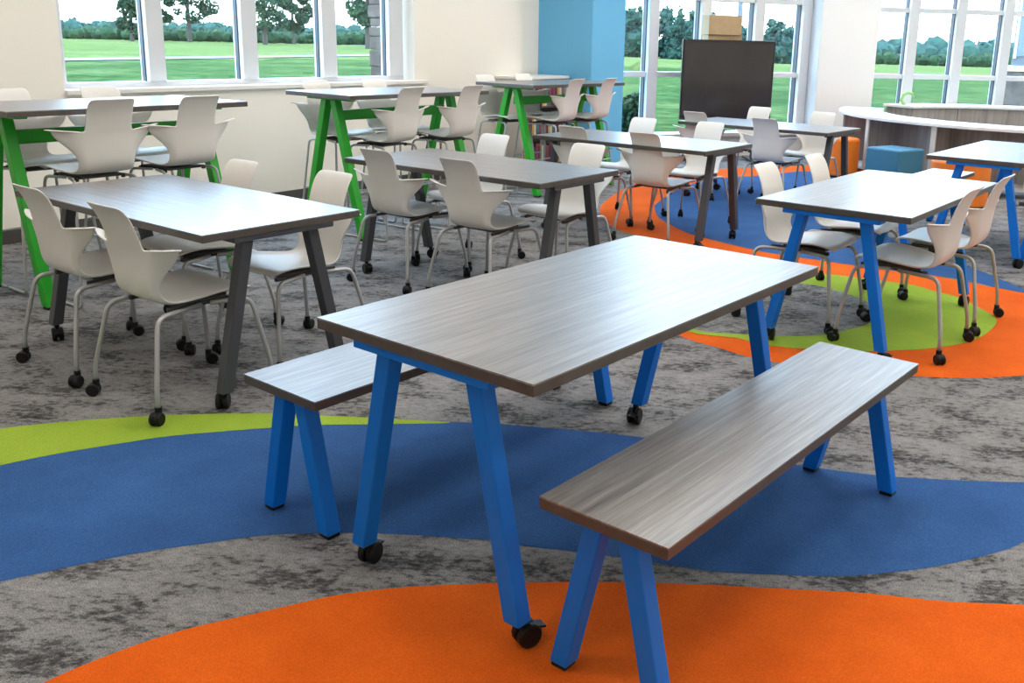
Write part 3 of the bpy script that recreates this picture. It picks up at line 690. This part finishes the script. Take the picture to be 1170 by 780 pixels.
def wood(name, label, x0, x1, yy, hh, mat, seed, step=3., r=3.):
    rng = random.Random(seed); bm = B(); blobs = []; px = x0
    while px < x1:
        x, y = at(px, yy+rng.uniform(-8, 8)); z = ground_z(x, y); h = hh*rng.uniform(.7, 1.1)
        core(bm, x, y, z+h*.45, h*.5, 1.0, rng); blobs.append((x, y, z+h*.5, h*.52, 1.0)); px += step*rng.uniform(.7, 1.3)
    leaf_bm(bm, blobs, 60*len(blobs), hh*.09, rng); tag(link(name, bm, M[mat]), label, 'woodland', kind='stuff')
wood('hedgerow', 'low green hedgerow beyond the meadow behind the left window', 40, 470, 165, 2.3, 'leafc', 5, 5)
wood('woodland', 'distant blue-green woodland behind the left window', 30, 480, 260, 4.6, 'leafb', 6, 6)
wood('woodland', 'distant blue-green woodland behind the right windows', 960, 1230, 310, 8.6, 'leafb', 7, 6)
wood('hedgerow', 'low bushes before the woodland behind the right windows', 990, 1200, 270, 4.0, 'leafc', 9, 11)
# light poles
for px, yy, h, l, rr in ((733, 58, 9, 'grey light pole on the lawn, right of the blue column', .17), (832, 62, 9, 'grey light pole behind the cardboard box', .17)):
    x, y = at(px, yy); z = ground_z(x, y); bm = B(); tube(bm, [(0, 0, -.3), (0, 0, h)], [rr, rr*.8], 12); box(bm, -.9, .9, -.15, .15, h, h+.2)
    o = link('light_pole', bm, M['pole'], smooth=False); o.location = (x, y, z); tag(o, l, 'pole')
x, y = at(728, 56.5); bm = B(); core(bm, 0, 0, 0, .85, .8, random.Random(2)); o = link('grass_mound', bm, M['meadow'], smooth=True); o.location = (x, y, ground_z(x, y)); tag(o, 'small grassy mound at the foot of the light pole', 'mound')
# shrub outside, near the glass
def shrub(px, yy, h, w, label, seed):
    x, y = at(px, yy); t = thing('shrub', label, 'shrub', (x, y, ground_z(x, y)), 0); rng = random.Random(seed)
    bm = B(); tube(bm, [(0, 0, -.05), (0, 0, h*.7)], .02, 6); link('stem', bm, M['bark'], t)
    bm = B(); leaf_bm(bm, [(0, 0, h*.35, w, 1), (w*.2, 0, h*.65, w*.8, 1), (-w*.3, 0, h*.55, w*.7, 1)], 1500, .05, rng); link('foliage', bm, M['leafc'], t)
shrub(716, 15.2, 1.0, .30, 'dark green shrub outside the glass just right of the blue column', 21)
# stone pillar outside the left window
bm = B(); rng = random.Random(4); z = -.2
PX = WX.copy(); PX.translation = WP(4.90, 1.05)
while z < 3.6:
    h = rng.uniform(.09, .2); sp = rng.uniform(.15, .35)
    for (a, b) in ((-.25, -.25+.5*sp+.1), (-.25+.5*sp+.105, .25)):
        e = rng.uniform(0, .03); box(bm, a-e*.5, b, -.25-e, .25+e, z, z+h-.006, xf=PX)
    z += h
sp_ = link('stone_pillar', bm, M['stone'], bevel=.012); tag(sp_, 'stone clad pillar outside the right end of the left window', 'pillar')
# neighbouring wing seen through the last right pane
wx, wy = at(1137, 24); wing = thing('building_wing', 'pale building wing with stone base outside the rightmost pane', 'building', (wx, wy, ground_z(wx, wy)), R(-38))
gz = -ground_z(wx, wy)
bm = B(); box(bm, 0, 9, 0, 6, .9+gz*0+.35, 7); link('wall', bm, M['siding'], wing)
bm = B(); box(bm, -.06, 9, -.06, 6, -.3, 1.18); link('stone_base', bm, M['stone'], wing)
bm = B(); box(bm, -.12, 9, -.12, 6, 1.19, 1.32); link('ledge', bm, M['alu'], wing)
for x in (.10, 1.75, 3.2):
    bm = B(); box(bm, x, x+.75, -.03, .02, 1.55, 3.0); w_ = link('window', bm, M['shade'], wing)
    bm = B(); box(bm, x-.06, x+.81, -.05, -.031, 2.5, 2.58); box(bm, x-.06, x, -.05, -.0, 1.5, 3.06); box(bm, x+.75, x+.81, -.05, -.0, 1.5, 3.06); link('window_frame', bm, M['alu'], w_)

# ------------------------------------------------------------------ world and lights
w = bpy.data.worlds.new('sky'); sc.world = w; w.use_nodes = True; nt = w.node_tree; nt.nodes.clear()
N = nt.nodes.new; Lk = nt.links.new
out = N('ShaderNodeOutputWorld'); bg = N('ShaderNodeBackground'); tc = N('ShaderNodeTexCoord'); sx = N('ShaderNodeSeparateXYZ'); rp = N('ShaderNodeValToRGB')
Lk(tc.outputs['Generated'], sx.inputs[0]); Lk(sx.outputs['Z'], rp.inputs['Fac'])
e = rp.color_ramp.elements; e[0].position = 0; e[0].color = (.84, .93, 1, 1); e[1].position = .6; e[1].color = (.46, .68, 1, 1)
k2 = e.new(.14); k2.color = (.62, .80, 1, 1)
Lk(rp.outputs['Color'], bg.inputs['Color']); bg.inputs['Strength'].default_value = 10.0; Lk(bg.outputs[0], out.inputs['Surface'])

sc.view_settings.view_transform = 'Standard'; sc.view_settings.look = 'None'; sc.view_settings.gamma = 1; sc.view_settings.use_curve_mapping = False
sc.view_settings.exposure = 0.0
sc.cycles.max_bounces = 8; sc.cycles.diffuse_bounces = 4; sc.cycles.transparent_max_bounces = 12; sc.cycles.use_denoising = True
